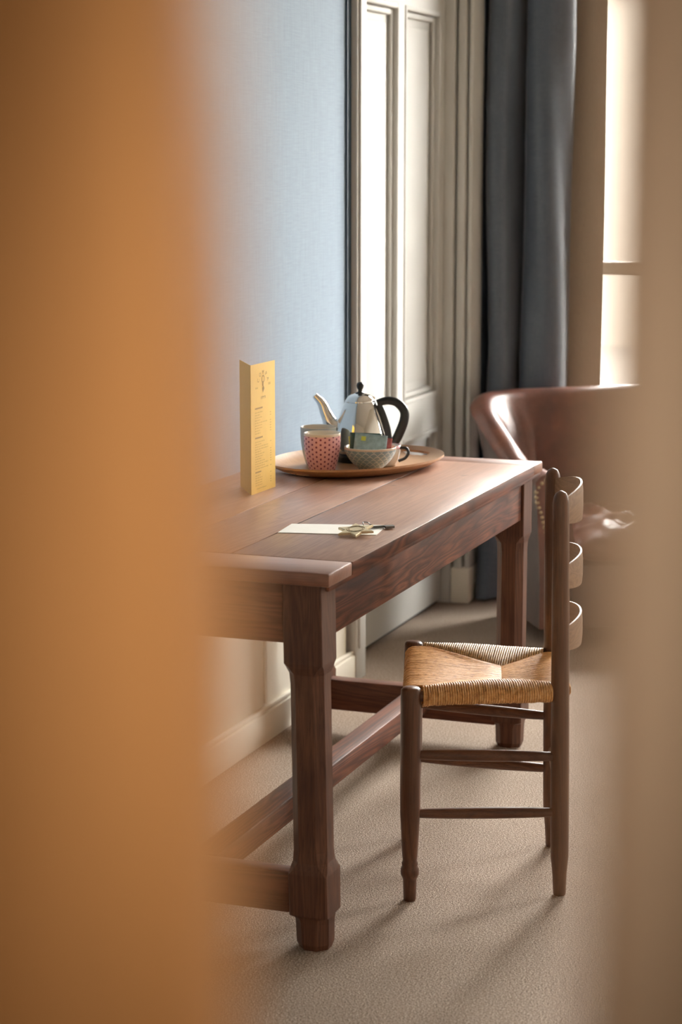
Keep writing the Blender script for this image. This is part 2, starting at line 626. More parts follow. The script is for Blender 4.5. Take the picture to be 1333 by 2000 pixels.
# left wall: blue above, cream wainscot below
wl = struct(boxes('wall_left', [((-2.45, HALLY, 0.70), (WL, 5.62, CEIL)), ((-2.45, 6.93, 0.0), (WL, FARY + 0.3, CEIL)),
                                ((-2.45, 5.62, 2.22), (WL, 6.93, CEIL)), ((-2.45, 5.62, 0), (-2.25, 6.93, 2.22))], M['blue']),
            'light blue cloth covered wall behind the table', 'wall')
box('wainscot', (-2.45, HALLY, 0.0), (WL, 5.62, 0.70), M['cream'], wl)
box('dado_rail', (WL, ROOMY, 0.665), (WL + 0.018, 5.62, 0.70), M['cream'], wl, 0.006)
for yy in (1.3, 2.5, 3.75, 4.985):
    box('panel_bead', (WL, yy - 0.008, 0.10), (WL + 0.006, yy + 0.008, 0.665), M['cream'], wl, 0.002)
box('navy_strip', (WL, 5.612, 0.70), (WL + 0.006, 5.646, CEIL), M['navy'], wl)  # narrow dark strip where the blue wall ends
bb = struct(box('baseboard_left', (WL, ROOMY, 0.0), (WL + 0.02, 5.735, 0.082), M['cream'], None, 0.004),
            'cream baseboard along the blue wall under the table', 'baseboard')
box('baseboard_cap', (WL, ROOMY, 0.082), (WL + 0.014, 5.73, 0.094), M['cream'], bb, 0.004)

# door casing (near side) and stepped reveal (far side)
t1 = struct(box('trim_1', (WL - 0.02, 5.646, 0.0), (WL + 0.024, 5.728, 2.24), M['white'], None, 0.004),
            'white door casing beside the blue wall', 'door casing')
box('casing_bead', (WL + 0.024, 5.66, 0.1), (WL + 0.03, 5.675, 2.24), M['white'], t1, 0.002)
box('reveal', (DP - 0.05, 5.70, 0.0), (WL - 0.02, 5.73, 2.22), M['white'], t1)
t2 = struct(box('trim_2', (-2.25, 6.80, 0.0), (-2.116, 6.93, 2.22), M['white'], None, 0.004),
            'white stepped door casing beside the dark curtain', 'door casing')
box('casing_step', (-2.1075, 6.812, 0.12), (-2.079, 6.95, 2.22), M['white'], t2, 0.004)
box('casing_step', (-2.071, 6.822, 0.12), (-2.056, 6.95, 2.22), M['white'], t2, 0.003)
box('casing_back', (-2.1165, 6.85, 0.12), (-2.06, 6.95, 2.22), M['white'], t2)
box('plinth_block', (-2.1155, 6.805, 0.0), (-2.050, 6.955, 0.125), M['cream'], t2, 0.004)
box('head_casing', (-2.25, 5.646, 2.16), (WL + 0.024, 6.95, 2.24), M['white'], t2, 0.004)

# the white panelled door
d1 = thing('door_1', 'tall white panelled door in the blue wall behind the teapot', 'door', (DP, DY0, 0.0))
struct(d1)


def frame_boxes(y0, y1, z0, z1, t, d0, d1x):
    return [((d0, y0, z0), (d1x, y0 + t, z1)), ((d0, y1 - t, z0), (d1x, y1, z1)),
            ((d0, y0 + t, z0), (d1x, y1 - t, z0 + t)), ((d0, y0 + t, z1 - t), (d1x, y1 - t, z1))]


H_D = 2.16
PY = [(0.215, 0.585), (0.645, 1.015)]          # panel openings across the door
PZ = [(0.20, 0.632), (0.742, 2.02)]            # lower and upper panels
W_ = DY1 - DY0
st = [((-0.04, 0.003, 0.014), (0, PY[0][0], H_D)), ((-0.04, PY[0][1], 0.014), (0, PY[1][0], H_D)), ((-0.04, PY[1][1], 0.014), (0, W_ - 0.002, H_D))]
for y0, y1 in PY:
    st += [((-0.04, y0, 0.014), (0, y1, PZ[0][0])), ((-0.04, y0, PZ[0][1]), (0, y1, PZ[1][0])), ((-0.04, y0, PZ[1][1]), (0, y1, H_D))]
boxes('door_frame', st, M['white'], d1)
for y0, y1 in PY:
    for z0, z1 in PZ:
        p = box('door_panel', (-0.038, y0, z0), (-0.026, y1, z1), M['white'], d1)
        boxes('moulding', frame_boxes(y0, y1, z0, z1, 0.016, -0.026, 0.005), M['white'], p, 0.005)
        boxes('inner_moulding', frame_boxes(y0 + 0.016, y1 - 0.016, z0 + 0.016, z1 - 0.016, 0.020, -0.026, -0.012), M['white'], p, 0.006)
        boxes('panel_field', [((-0.026, y0 + 0.062, z0 + 0.062), (-0.021, y1 - 0.062, z1 - 0.062))], M['white'], p, 0.003)
box('gap_shade', (-0.05, 0.003, 0.0), (-0.012, W_ - 0.002, 0.013), M['gap'], d1)  # dark strip painted as the shade in the gap below the door

# far wall with the visible window and the added fill window
segs = []
xs = [-2.45] + [v for q in WIN for v in q[:2]] + [RX + 0.2]
for i in range(0, len(xs), 2):
    segs.append(((xs[i], FARY, 0.0), (xs[i + 1], FARY + 0.25, CEIL)))
for x0, x1, z0, z1 in WIN:
    segs += [((x0, FARY, 0.0), (x1, FARY + 0.25, z0)), ((x0, FARY, z1), (x1, FARY + 0.25, CEIL))]
struct(boxes('wall_back', segs, M['roomwall']), 'cream wall with tall windows behind the armchair', 'wall')
for k, (x0, x1, z0, z1) in enumerate(WIN):
    wn = thing('window_%d' % (k + 1), ['bright tall window behind the leather armchair and curtain', 'added unseen window further along the cream wall for fill light'][k],
               'window', ((x0 + x1) / 2, FARY + 0.19, z0))
    struct(wn)
    hw, hh = (x1 - x0) / 2, z1 - z0
    boxes('window_frame', [((-hw, -0.03, 0), (-hw + 0.04, 0.03, hh)), ((hw - 0.04, -0.03, 0), (hw, 0.03, hh)),
                           ((-hw + 0.04, -0.03, 0), (hw - 0.04, 0.03, 0.05)), ((-hw + 0.04, -0.03, hh - 0.05), (hw - 0.04, 0.03, hh))], M['frame_grey'], wn, 0.004)
    for s in (-1, 1):
        a, b = (-hw + 0.04, -0.004) if s < 0 else (0.004, hw - 0.04)
        sash = boxes('casement', [((a, -0.02, 0.05), (a + 0.035, 0.02, hh - 0.05)), ((b - 0.045, -0.02, 0.05), (b, 0.02, hh - 0.05)),
                                  ((a + 0.035, -0.02, 0.05), (b - 0.045, 0.02, 0.10)), ((a + 0.035, -0.02, hh - 0.09), (b - 0.045, 0.02, hh - 0.05))],
                     M['frame_grey'], wn, 0.003)
        for zb in (0.826,):
            box('glazing_bar', (a + 0.035, -0.017, zb - 0.024), (b - 0.045, 0.017, zb + 0.024), M['frame_grey'], sash, 0.004)
        for za, zb in ((0.10, 0.802), (0.850, hh - 0.09)):
            box('pane', (a + 0.035, -0.003, za), (b - 0.045, 0.003, zb), M['glass'], sash)
    box('latch', (-0.022, -0.045, 0.74), (0.022, -0.02, 0.86), M['frame_grey'], wn, 0.006)
struct(box('trim_3', (WIN[0][0] - 0.0, FARY - 0.03, WIN[0][2] - 0.03), (WIN[0][1], FARY + 0.16, WIN[0][2]), M['white'], None, 0.004),
       'white window sill behind the armchair', 'window sill')

# right wall
struct(box('wall_right', (RX, -1.8, 0), (RX + 0.2, FARY, CEIL), M['roomwall']), 'cream wall of the room facing the table', 'wall')
# wall between hall and room, opening x -1.0 .. -0.105
OX0, OX1 = -1.0, -0.0806
wf = struct(boxes('wall_front', [((-2.45, HALLY, 0), (OX0, ROOMY, CEIL)), ((OX1 + 0.09, HALLY, 0), (RX, ROOMY, CEIL)), ((OX0, HALLY, 2.1), (OX1 + 0.09, ROOMY, CEIL))],
                  M['roomwall']), 'wall between the hall and the room', 'wall')
tj = struct(box('trim_4', (OX1, HALLY, 0), (OX1 + 0.09, ROOMY, 2.1), M['jamb'], None, 0.003), 'blurred brown door jamb close to the camera', 'door jamb')
box('jamb_architrave', (OX1 + 0.006, HALLY - 0.014, 0), (OX1 + 0.10, HALLY, 2.12), M['jamb'], tj, 0.004)
# the hall
struct(boxes('wall_hall', [((-2.45, -1.8, 0), (-2.25, HALLY, CEIL)), ((-2.25, -1.8, 0), (RX, -1.6, CEIL))], M['roomwall']), 'plain cream walls of the hall', 'wall')

# sliding door of orange wood, hall side
d2 = thing('door_2', 'blurred orange wooden sliding door close to the camera', 'door', (-0.1312, 0.28, 0.012))
struct(d2)
LW = 0.94
boxes('door_frame', [((-0.13, 0, 0), (0, 0.03, 2.14)), ((-LW, 0, 0), (-LW + 0.13, 0.03, 2.14)), ((-LW + 0.13, 0, 0), (-0.13, 0.03, 0.22)),
                     ((-LW + 0.13, 0, 0.98), (-0.13, 0.03, 1.12)), ((-LW + 0.13, 0, 2.0), (-0.13, 0.03, 2.14))], M['door_orange'], d2, 0.003)
box('door_panel', (-LW + 0.13, 0.009, 0.22), (-0.13, 0.021, 0.98), M['door_orange'], d2)
box('door_panel', (-LW + 0.13, 0.009, 1.12), (-0.13, 0.021, 2.0), M['door_orange'], d2)
rail = struct(box('trim_5', (-1.9, 0.282, 2.16), (0.2, HALLY, 2.21), M['iron'], None, 0.003), 'dark steel rail over the sliding door', 'rail')

# added unseen spot, throws a warm pool on the sliding door
sp = thing('added_spot', 'added unseen spot lamp that brightens the middle of the sliding door', 'lamp', (0.42, -0.62, CEIL))
lathe('black_disc', [(0.001, 0), (0.05, 0), (0.05, -0.02), (0.001, -0.02)], M['black'], sp, 24, angle=40)
tube('arm', [(0, 0, -0.02), (0, 0, -0.09)], 0.008, M['black'], sp)
hd = (Vector((-0.118, 0.315, 1.470)) - Vector((0.42, -0.62, CEIL - 0.11))).normalized()
hp = Vector((0, 0, -0.11))
tube('shade', [hp - hd * 0.05, hp + hd * 0.05], [0.03, 0.036], M['black'], sp, 20)
tube('bulb', [hp + hd * 0.048, hp + hd * 0.053], [0.026, 0.026], M['bulb'], sp, 20)
SL = bpy.data.lights.new('spot_beam', 'SPOT')
SL.energy = 250
SL.color = (1.0, 0.80, 0.58)
SL.spot_size = math.radians(4.3)
SL.spot_blend = 1.0
SL.shadow_soft_size = 0.03
slo = bpy.data.objects.new('spot_beam', SL)
COL.objects.link(slo)
slo.parent = sp
slo.location = hp + hd * 0.06
slo.rotation_euler = hd.to_track_quat('-Z', 'Y').to_euler()

# added unseen pendant, warm fill for door and jamb
hl = thing('added_pendant', 'added unseen pendant lamp giving warm fill to door and jamb', 'lamp', (0.75, -0.75, CEIL))
tube('cord', [(0, 0, 0), (0, 0, -1.0)], 0.004, M['black'], hl, 8)
lathe('shade', [(0.02, -1.0), (0.05, -1.01), (0.13, -1.13), (0.135, -1.15), (0.125, -1.14), (0.045, -1.02)], M['cream'], hl, 32)
lathe('bulb', [(0.0, -1.17), (0.03, -1.16), (0.042, -1.13), (0.03, -1.09), (0.012, -1.06), (0.0, -1.0)], M['bulb'], hl, 20)
PL = bpy.data.lights.new('pendant_fill', 'POINT')
PL.energy = 6
PL.color = (1.0, 0.80, 0.58)
PL.shadow_soft_size = 0.05
plo = bpy.data.objects.new('pendant_fill', PL)
COL.objects.link(plo)
plo.parent = hl
plo.location = (0, 0, -1.23)

# outdoors: added dark building that gives the overexposed window its cream tone
ob = thing('added_building', 'added dark stone building that tones the bright window cream', 'building', (-16.0, 60.0, -4.0))
box('facade', (-60, 0, 0), (70, 3.0, 10.2), M['stone'], ob)
box('cornice', (-60, -0.4, 10.2), (70, 3.0, 10.5), M['stone'], ob)
struct(box('ground', (-80, FARY + 0.5, -4.1), (70, 60, -4.0), M['paving']), 'stone paved square far below the window', 'pavement')
struct(box('added_slab', (-3.6, FARY + 0.25, 3.02), (2.4, FARY + 1.35, 3.18), M['stone']), 'added unseen slab that blocks steep skylight above the window', 'balcony slab')  # added out of view to keep steep skylight off the white door


# ================================================================== TABLE
TB = (-1.71, 4.425, 0.0)
tb = thing('farmhouse_table', 'old reddish brown wooden farmhouse table with chamfered legs along the wall', 'table', TB)


def tl(x, y, z):
    return (x - TB[0], y - TB[1], z - TB[2])


TX0, TX1, TY0, TY1 = -2.045, -1.372, 3.631, 5.218
Z1, Z0 = 0.76, 0.733
bj0, bj1 = 3.762, 5.135
for a, b in ((TX0, -1.8035), (-1.8025, -1.634), (-1.6305, TX1)):
    pk = box('tabletop_plank', tl(a, bj0 + 0.001, Z0), tl(b, bj1 - 0.001, Z1), M['top_y'], tb, 0.0012)
    pk.data.materials.append(M['table_y'])      # dark worn side faces
    for pg in pk.data.polygons:
        if abs(pg.normal.z) < 0.5:
            pg.material_index = 1
box('end_board', tl(TX0, TY0, Z0), tl(TX1, bj0, Z1), M['top_x'], tb, 0.004)
box('end_board', tl(TX0, bj1, Z0), tl(TX1, TY1, Z1), M['top_x'], tb, 0.004)
box('edge_lip', tl(TX1 - 0.012, TY0 + 0.006, Z0 - 0.010), tl(TX1 - 0.002, TY1 - 0.006, Z0 + 0.006), M['table_y'], tb, 0.004)

LEGS = [(-1.435, 3.685), (-1.435, 5.16), (-1.985, 3.685), (-1.985, 5.16)]
leg_h = [(0.0, 0.030, 0.018), (0.012, 0.034, 0.018), (0.055, 0.035, 0.018), (0.066, 0.036, 0.016), (0.072, 0.0405, 0.004), (0.155, 0.0405, 0.002),
         (0.163, 0.0395, 0.008), (0.178, 0.0365, 0.015), (0.20, 0.0355, 0.017), (0.53, 0.0355, 0.017), (0.553, 0.0365, 0.016), (0.567, 0.0395, 0.009),
         (0.575, 0.0405, 0.002), (0.733, 0.0405, 0.002)]
rings = []
for z, h, c in leg_h:
    rings.append([(h - c, -h, z), (h, -h + c, z), (h, h - c, z), (h - c, h, z), (-h + c, h, z), (-h, h - c, z), (-h, -h + c, z), (-h + c, -h, z)])
V, F = loft_vf(rings)
leg0 = None
for x, y in LEGS:
    if leg0 is None:
        leg0 = mesh('leg', V, F, M['table_z'], tb)
        o = leg0
    else:
        o = leg0.copy()
        link(o, tb)
    o.location = tl(x, y, 0)
# the leg nearest the room door leans out a little at the foot
lean = leg0.data.copy()
for v in lean.vertices:
    k = 1 - v.co.z / 0.733
    v.co.x += 0.027 * k
    v.co.y -= 0.036 * k
leg0.data = lean
AZ = 0.617
box('side_apron', tl(-1.428, 3.725, AZ), tl(-1.402, 5.12, Z0), M['table_y'], tb, 0.002)
box('side_apron', tl(-2.018, 3.725, AZ), tl(-1.992, 5.12, Z0), M['table_y'], tb, 0.002)
box('end_apron', tl(-1.945, 3.657, AZ - 0.006), tl(-1.475, 3.683, Z0), M['table_x'], tb, 0.002)
box('end_apron', tl(-1.945, 5.162, AZ), tl(-1.475, 5.188, Z0), M['table_x'], tb, 0.002)
for yy in (3.685, 5.16):
    box('end_stretcher', tl(-1.95, yy - 0.022, 0.055), tl(-1.47, yy + 0.022, 0.14), M['table_x'], tb, 0.004)
box('long_stretcher', tl(-1.706, 3.707, 0.085), tl(-1.646, 5.138, 0.141), M['table_y'], tb, 0.004)

# ================================================================== RUSH CHAIR
CH_TH = 0.308
CO = Vector((-1.377, 4.155, 0))
ch = thing('rush_chair', 'dark wooden ladder-back chair with woven rush seat beside the table', 'chair', CO, CH_TH)
WF, WR, DPT, ZF, ZR = 0.206, 0.158, 0.318, 0.462, 0.870


def front_leg():
    prof = [(0.0125, 0), (0.0135, 0.004), (0.0145, 0.045), (0.0155, 0.05), (0.0195, 0.058), (0.0195, 0.070), (0.0165, 0.076), (0.0175, 0.081), (0.015, 0.088),
            (0.0165, 0.10), (0.0195, 0.16), (0.0212, 0.19), (0.0215, 0.25), (0.0215, 0.44), (0.0205, 0.458), (0.016, 0.4625), (0.0, 0.463)]
    return prof


def rear_profile(z):
    return interp([(0, 0.0125), (0.004, 0.0135), (0.05, 0.0155), (0.085, 0.019), (0.12, 0.0195), (0.3, 0.0195), (0.6, 0.0185), (0.80, 0.0172), (0.845, 0.0172),
                   (0.858, 0.0150), (0.866, 0.0105), (0.870, 0.003)], z)


for s in (-1, 1):
    lathe('front_leg', front_leg(), M['chair_z'], ch, 20, loc=(0, s * WF, 0), angle=50)
for s in (-1, 1):
    path, rad = [], []
    for z in [0, 0.004, 0.05, 0.085, 0.12, 0.2, 0.3, 0.44, 0.5, 0.6, 0.7, 0.80, 0.845, 0.852, 0.858, 0.862, 0.866, 0.8685, 0.870]:
        rk = -0.012 * (z / 0.87)
        path.append((DPT + rk, s * WR, z))
        rad.append(rear_profile(z))
    tube('rear_post', path, rad, M['chair_z'], ch, 20)


def rail(name, p, q, r0, r1, mat):
    p, q = Vector(p), Vector(q)
    pts, rad = [], []
    for k in range(9):
        t = k / 8
        pts.append(p.lerp(q, t))
        rad.append(r0 + (r1 - r0) * math.sin(PI * t) ** 0.7)
    return tube(name, pts, rad, mat, ch, 14)


for s in (-1, 1):
    rail('side_stretcher', (0.0, s * WF, 0.318), (DPT - 0.004, s * WR, 0.304), 0.0085, 0.0125, M['chair_x'])
    rail('side_stretcher', (0.0, s * WF, 0.190), (DPT - 0.002, s * WR, 0.182), 0.0085, 0.0125, M['chair_x'])
rail('front_stretcher', (0, -WF, 0.25), (0, WF, 0.25), 0.0085, 0.012, M['chair_y'])
rail('rear_stretcher', (DPT - 0.003, -WR, 0.23), (DPT - 0.003, WR, 0.23), 0.0085, 0.012, M['chair_y'])


def slat(z0, z1, bow, crest=0.0, rk=0.0):
    V, F = [], []
    n = 16
    th = 0.0075
    rows = 5
    grid = {}
    for side in (0, 1):
        for i in range(n + 1):
            t = i / n * 2 - 1
            y = t * (WR - 0.006)
            b = bow * (1 - abs(t) ** 2.2)
            edge = 1 - abs(t) ** 3
            for k in range(rows):
                q = k / (rows - 1)
                lo = z0 + 0.010 * (1 - edge)
                hi = z1 - 0.012 * (1 - edge) + crest * (1 - t * t)
                z = lo + (hi - lo) * q
                lean = -0.012 * (z / 0.87)
                thk = th * (0.55 if k in (0, rows - 1) else 1.0)
                x = DPT + lean + b + (thk / 2 if side else -thk / 2) + rk
                grid[(side, i, k)] = len(V)
                V.append((x, y, z))
    for i in range(n):
        for k in range(rows - 1):
            F.append((grid[0, i, k], grid[0, i + 1, k], grid[0, i + 1, k + 1], grid[0, i, k + 1]))
            F.append((grid[1, i, k], grid[1, i, k + 1], grid[1, i + 1, k + 1], grid[1, i + 1, k]))
        F.append((grid[0, i, 0], grid[1, i, 0], grid[1, i + 1, 0], grid[0, i + 1, 0]))
        F.append((grid[0, i, rows - 1], grid[0, i + 1, rows - 1], grid[1, i + 1, rows - 1], grid[1, i, rows - 1]))
    for i in (0, n):
        for k in range(rows - 1):
            F.append((grid[0, i, k], grid[0, i, k + 1], grid[1, i, k + 1], grid[1, i, k]))
    return mesh('back_slat', V, F, M['chair_y'], ch, smooth=True, angle=50)


slat(0.790, 0.858, 0.052, 0.010)
slat(0.652, 0.716, 0.052, 0.004)
slat(0.520, 0.584, 0.052, 0.004)

# seat rails and rush weave (real strands)
SEATZ = 0.452
rail('seat_rail', (0, -WF, SEATZ - 0.012), (0, WF, SEATZ - 0.012), 0.011, 0.012, M['chair_y'])
rail('seat_rail', (DPT, -WR, SEATZ - 0.006), (DPT, WR, SEATZ - 0.006), 0.011, 0.012, M['chair_y'])
for s in (-1, 1):
    rail('seat_rail', (0, s * WF, SEATZ - 0.009), (DPT, s * WR, SEATZ - 0.009), 0.011, 0.012, M['chair_x'])

CF = [Vector((0.0, -WF)), Vector((0.0, WF)), Vector((DPT, WR)), Vector((DPT, -WR))]
APF, APN = Vector((0.195, 0.062)), Vector((0.192, -0.088))     # tips of the two side sectors
CPT = Vector((0.19, 0.0))


def seat_z(p):
    """height of the seat surface; highest over the rails and dished at the centre"""
    x, y = p
    hw = WF + (WR - WF) * x / DPT
    ex = min(max(x, 0) / 0.14, max(DPT - x, 0) / 0.12, 1.0)
    ey = min(1.0, max(hw - abs(y), 0) / 0.13)
    e = min(ex, ey)
    e = e * e * (3 - 2 * e)
    crown = 0.007 * math.sin(PI * min(1, max(0, x / DPT)))
    return SEATZ + 0.004 + crown - 0.018 * e


def seam_hit(p, d, segs):
    """first hit of ray p + t d with a list of seam segments"""
    best = None
    for q, r1 in segs:
        e = r1 - q
        det = d.x * (-e.y) + d.y * e.x
        if abs(det) < 1e-9:
            continue
        r = q - p
        t = (r.x * (-e.y) + r.y * e.x) / det
        s_ = (d.x * r.y - d.y * r.x) / det
        if t > 0 and -0.02 <= s_ <= 1.02 and (best is None or t < best):
            best = t
    return best


def rush_panel(a, b, tips, n, rad, mat, jit, lift=0.0):
    out = []
    rng = random.Random(int(a.x * 1e4) + int(b.y * 1e5))
    e = (b - a)
    nrm = Vector((-e.y, e.x)).normalized()
    if nrm.dot(CPT - a) < 0:
        nrm = -nrm
    for i in range(n):
        t = 0.075 + 0.85 * (i + 0.5) / n
        p = a + e * t
        hit = seam_hit(p, nrm, list(zip([a] + tips, tips + [b])))
        if hit is None:
            continue
        path = []
        R = 0.0165 + rng.uniform(-0.0008, 0.0008)
        zc = SEATZ - 0.011
        # underside, round the rail, then over the seat to the seam
        under = min(hit * 0.9, 0.05 + 0.03 * math.sin(PI * t))
        path.append(Vector((p.x + nrm.x * under, p.y + nrm.y * under, zc - R - 0.006)))
        for ang in (-90, -130, -165, 160, 130, 100):
            q = p + nrm * (R * math.cos(math.radians(ang)))
            path.append(Vector((q.x, q.y, zc + R * math.sin(math.radians(ang)))))
        m_ = 7
        dj = rng.uniform(-jit, jit)
        for k in range(1, m_ + 1):
            u = hit * k / m_
            q = p + nrm * u + e.normalized() * (dj * math.sin(PI * k / m_))
            path.append(Vector((q.x, q.y, seat_z(q) + lift * math.sin(PI * k / m_) + (0.0005 if k < m_ else -0.003))))
        rr = [rad * rng.uniform(0.85, 1.12) for _ in path]
        out.append(tube_vf(path, rr, 6, 1.0, False))
    V, F = join_vf(out)
    o = mesh('rush_panel', V, F, mat, ch, smooth=True)
    o['kind'] = 'stuff'
    return o


rush_panel(CF[0], CF[1], [APN, APF], 118, 0.0021, M['rush_front'], 0.0008, 0.001)
rush_panel(CF[2], CF[3], [APF, APN], 92, 0.0021, M['rush_front'], 0.0008, 0.001)
rush_panel(CF[1], CF[2], [APF], 54, 0.0027, M['rush_side'], 0.0004, 0.003)
rush_panel(CF[3], CF[0], [APN], 54, 0.0027, M['rush_near'], 0.0004, 0.003)
# stuffing layer that closes the weave from below
sv, sf = [], []
nn = 14
for i in range(nn + 1):
    for j in range(nn + 1):
        x = DPT * (0.03 + 0.94 * i / nn)
        hw = (WF + (WR - WF) * x / DPT) - 0.012
        y = -hw + 2 * hw * j / nn
        sv.append((x, y, seat_z((x, y)) - 0.005))
for i in range(nn + 1):
    for j in range(nn + 1):
        x, y, z = sv[i * (nn + 1) + j]
        sv.append((x, y, SEATZ - 0.030 - 0.008 * math.sin(PI * i / nn) * math.sin(PI * j / nn)))
n1 = nn + 1
off = n1 * n1
for i in range(nn):
    for j in range(nn):
        a = i * n1 + j
        sf.append((a, a + 1, a + n1 + 1, a + n1))
        sf.append((off + a, off + a + n1, off + a + n1 + 1, off + a + 1))
for k in range(nn):
    for a, b in ((k, k + 1), (nn * n1 + k, nn * n1 + k + 1), (k * n1, (k + 1) * n1), (k * n1 + nn, (k + 1) * n1 + nn)):
        sf.append((a, b, off + b, off + a))
mesh('seat_stuffing', sv, sf, M['rush_front'], ch, smooth=True, angle=50)

# ================================================================== LEATHER ARMCHAIR
ATH = math.radians(25)
AO = Vector((-1.645, 6.215, 0))
ac = thing('leather_armchair', 'worn brown leather armchair with brass nail trim by the window', 'armchair', AO, ATH)
AW, AD = 0.74, 0.60


SPL = 0.065


def shell_path():
    P = []
    r = 0.11
    for k in range(9):
        P.append((0.065 - SPL * (k / 8) ** 1.3, 0.02 + (AD - 0.06 - r - 0.02) * k / 8))
    for k in range(1, 10):
        a = PI - PI / 2 * k / 10
        P.append((0.065 - SPL + r + r * math.cos(a), AD - 0.06 - r + r * math.sin(a)))
    for k in range(13):
        P.append((0.065 - SPL + r + (AW + 2 * SPL - 0.13 - 2 * r) * k / 12, AD - 0.06))
    Q = [(AW - x, y) for x, y in P[:18]][::-1]
    return P + Q


SPATH = [Vector((x, y)) for x, y in shell_path()]
NP = len(SPATH)


def arm_t(v):
    t = min(1, max(0, (v - 0.30) / 0.20))
    return t * t * (3 - 2 * t)


rings = []
ring_front = None
for i, p in enumerate(SPATH):
    tg = (SPATH[min(i + 1, NP - 1)] - SPATH[max(i - 1, 0)]).normalized()
    nrm = Vector((-tg.y, tg.x))                 # outward
    if nrm.dot(p - Vector((AW / 2, 0.25))) < 0:
        nrm = -nrm
    k = arm_t(p.y)
    top = 0.565 + 0.195 * k + 0.022 * k * (p.x / AW)
    flare = 0.020 + 0.105 * k
    th = 0.055 - 0.010 * k
    cr = 0.004 * math.sin(i * 1.9) + 0.003 * math.sin(i * 3.7 + 1)
    prof = []
    zs = [0.065, 0.20, 0.35, 0.45, 0.55, 0.65, 0.75, 0.85, 0.93]
    for q in zs:                                # outside going up
        z = 0.065 + (top - 0.065) * (q - 0.065) / 0.935
        o = th + flare * max(0, (q - 0.25) / 0.75) ** 1.5
        prof.append((o, z))
    oc = th + flare
    for a in (20, 50, 80, 110, 140, 165):       # rolled top
        prof.append((oc - 0.045 + 0.045 * math.cos(math.radians(a)), top - 0.040 + 0.040 * math.sin(math.radians(a))))
    ic = oc - 0.09
    for q in (0.85, 0.72, 0.58, 0.46, 0.36, 0.28):
        z = 0.065 + (top - 0.065) * q
        o = -th + (ic + th) * max(0, (q - 0.3) / 0.7) ** 1.2 - 0.018 * math.sin(PI * min(1, (q - 0.2) / 0.7)) + cr * (0.4 + q)
        prof.append((o, z))
    prof.append((-th, 0.065))
    ring = [(p.x + nrm.x * o, p.y + nrm.y * o, z) for o, z in prof]
    rings.append(ring)
V, F = loft_vf(rings)
bk = mesh('backrest', V, F, [M['leather'], M['leather_grey']], ac, smooth=True, angle=55)
nring = len(rings[0])
for pg in bk.data.polygons:                     # outer cover, its grey reflection put into the colour
    if len(pg.vertices) == 4 and all(v % nring < 9 for v in pg.vertices):
        pg.material_index = 1
# nail trim round the front of each arm
trim = [(0.058, 0.548), (0.030, 0.546), (0.008, 0.532), (-0.003, 0.508), (-0.001, 0.478), (0.010, 0.440), (0.024, 0.395), (0.038, 0.345), (0.050, 0.290), (0.056, 0.23)]
for mir in (0, 1):
    path = [Vector((AW - x if mir else x, 0.0195, z)) for x, z in [(q.x, q.z) for q in smooth_path([(x, 0, z) for x, z in trim], 4)]]
    L = [0]
    for a, b in zip(path, path[1:]):
        L.append(L[-1] + (b - a).length)
    parts = []
    d = 0.0
    while d < L[-1]:
        for j in range(len(L) - 1):
            if L[j + 1] >= d:
                break
        t = (d - L[j]) / (L[j + 1] - L[j])
        q = path[j].lerp(path[j + 1], t)
        vv, ff = [], []
        for a in range(4):
            ph = PI / 2 * a / 3
            for b in range(8):
                th_ = 2 * PI * b / 8
                vv.append((q.x + 0.0088 * math.cos(ph) * math.cos(th_), q.y - 0.006 * math.sin(ph), q.z + 0.0088 * math.cos(ph) * math.sin(th_)))
        for a in range(3):
            for b in range(8):
                ff.append((a * 8 + b, a * 8 + (b + 1) % 8, (a + 1) * 8 + (b + 1) % 8, (a + 1) * 8 + b))
        parts.append((vv, ff))
        d += 0.0165
    V, F = join_vf(parts)
    o = mesh('nail_trim', V, F, M['nail'], ac, smooth=True)
    o['kind'] = 'stuff'
box('seat_base', (0.11, 0.004, 0.07), (AW - 0.11, AD - 0.10, 0.275), M['leather_grey'], ac, 0.012)
# seat cushion with creases
nx, ny = 36, 36
rnd = random.Random(3)
V, F = [], []
cx0, cx1, cy0, cy1 = 0.118, AW - 0.118, -0.02, AD - 0.12


def crease(a, b):
    z = 0
    for (x0, y0, x1, y1, dep, wd) in ((0.3, 0.2, 0.65, 0.45, 0.012, 0.04), (0.5, 0.35, 0.9, 0.2, 0.012, 0.035), (0.45, 0.4, 0.3, 0.9, 0.012, 0.05),
                                      (0.5, 0.45, 0.85, 0.8, 0.010, 0.04), (0.1, 0.35, 0.4, 0.3, 0.010, 0.04), (0.55, 0.1, 0.95, 0.08, 0.008, 0.03), (0.2, 0.55, 0.15, 0.95, 0.01, 0.04)):
        px, py = x1 - x0, y1 - y0
        t = max(0, min(1, ((a - x0) * px + (b - y0) * py) / (px * px + py * py)))
        dd = math.hypot(a - x0 - t * px, b - y0 - t * py)
        z -= dep * math.exp(-(dd / wd) ** 2)
        z += dep * 0.8 * math.exp(-((dd - 2 * wd) / wd) ** 2)
    return z


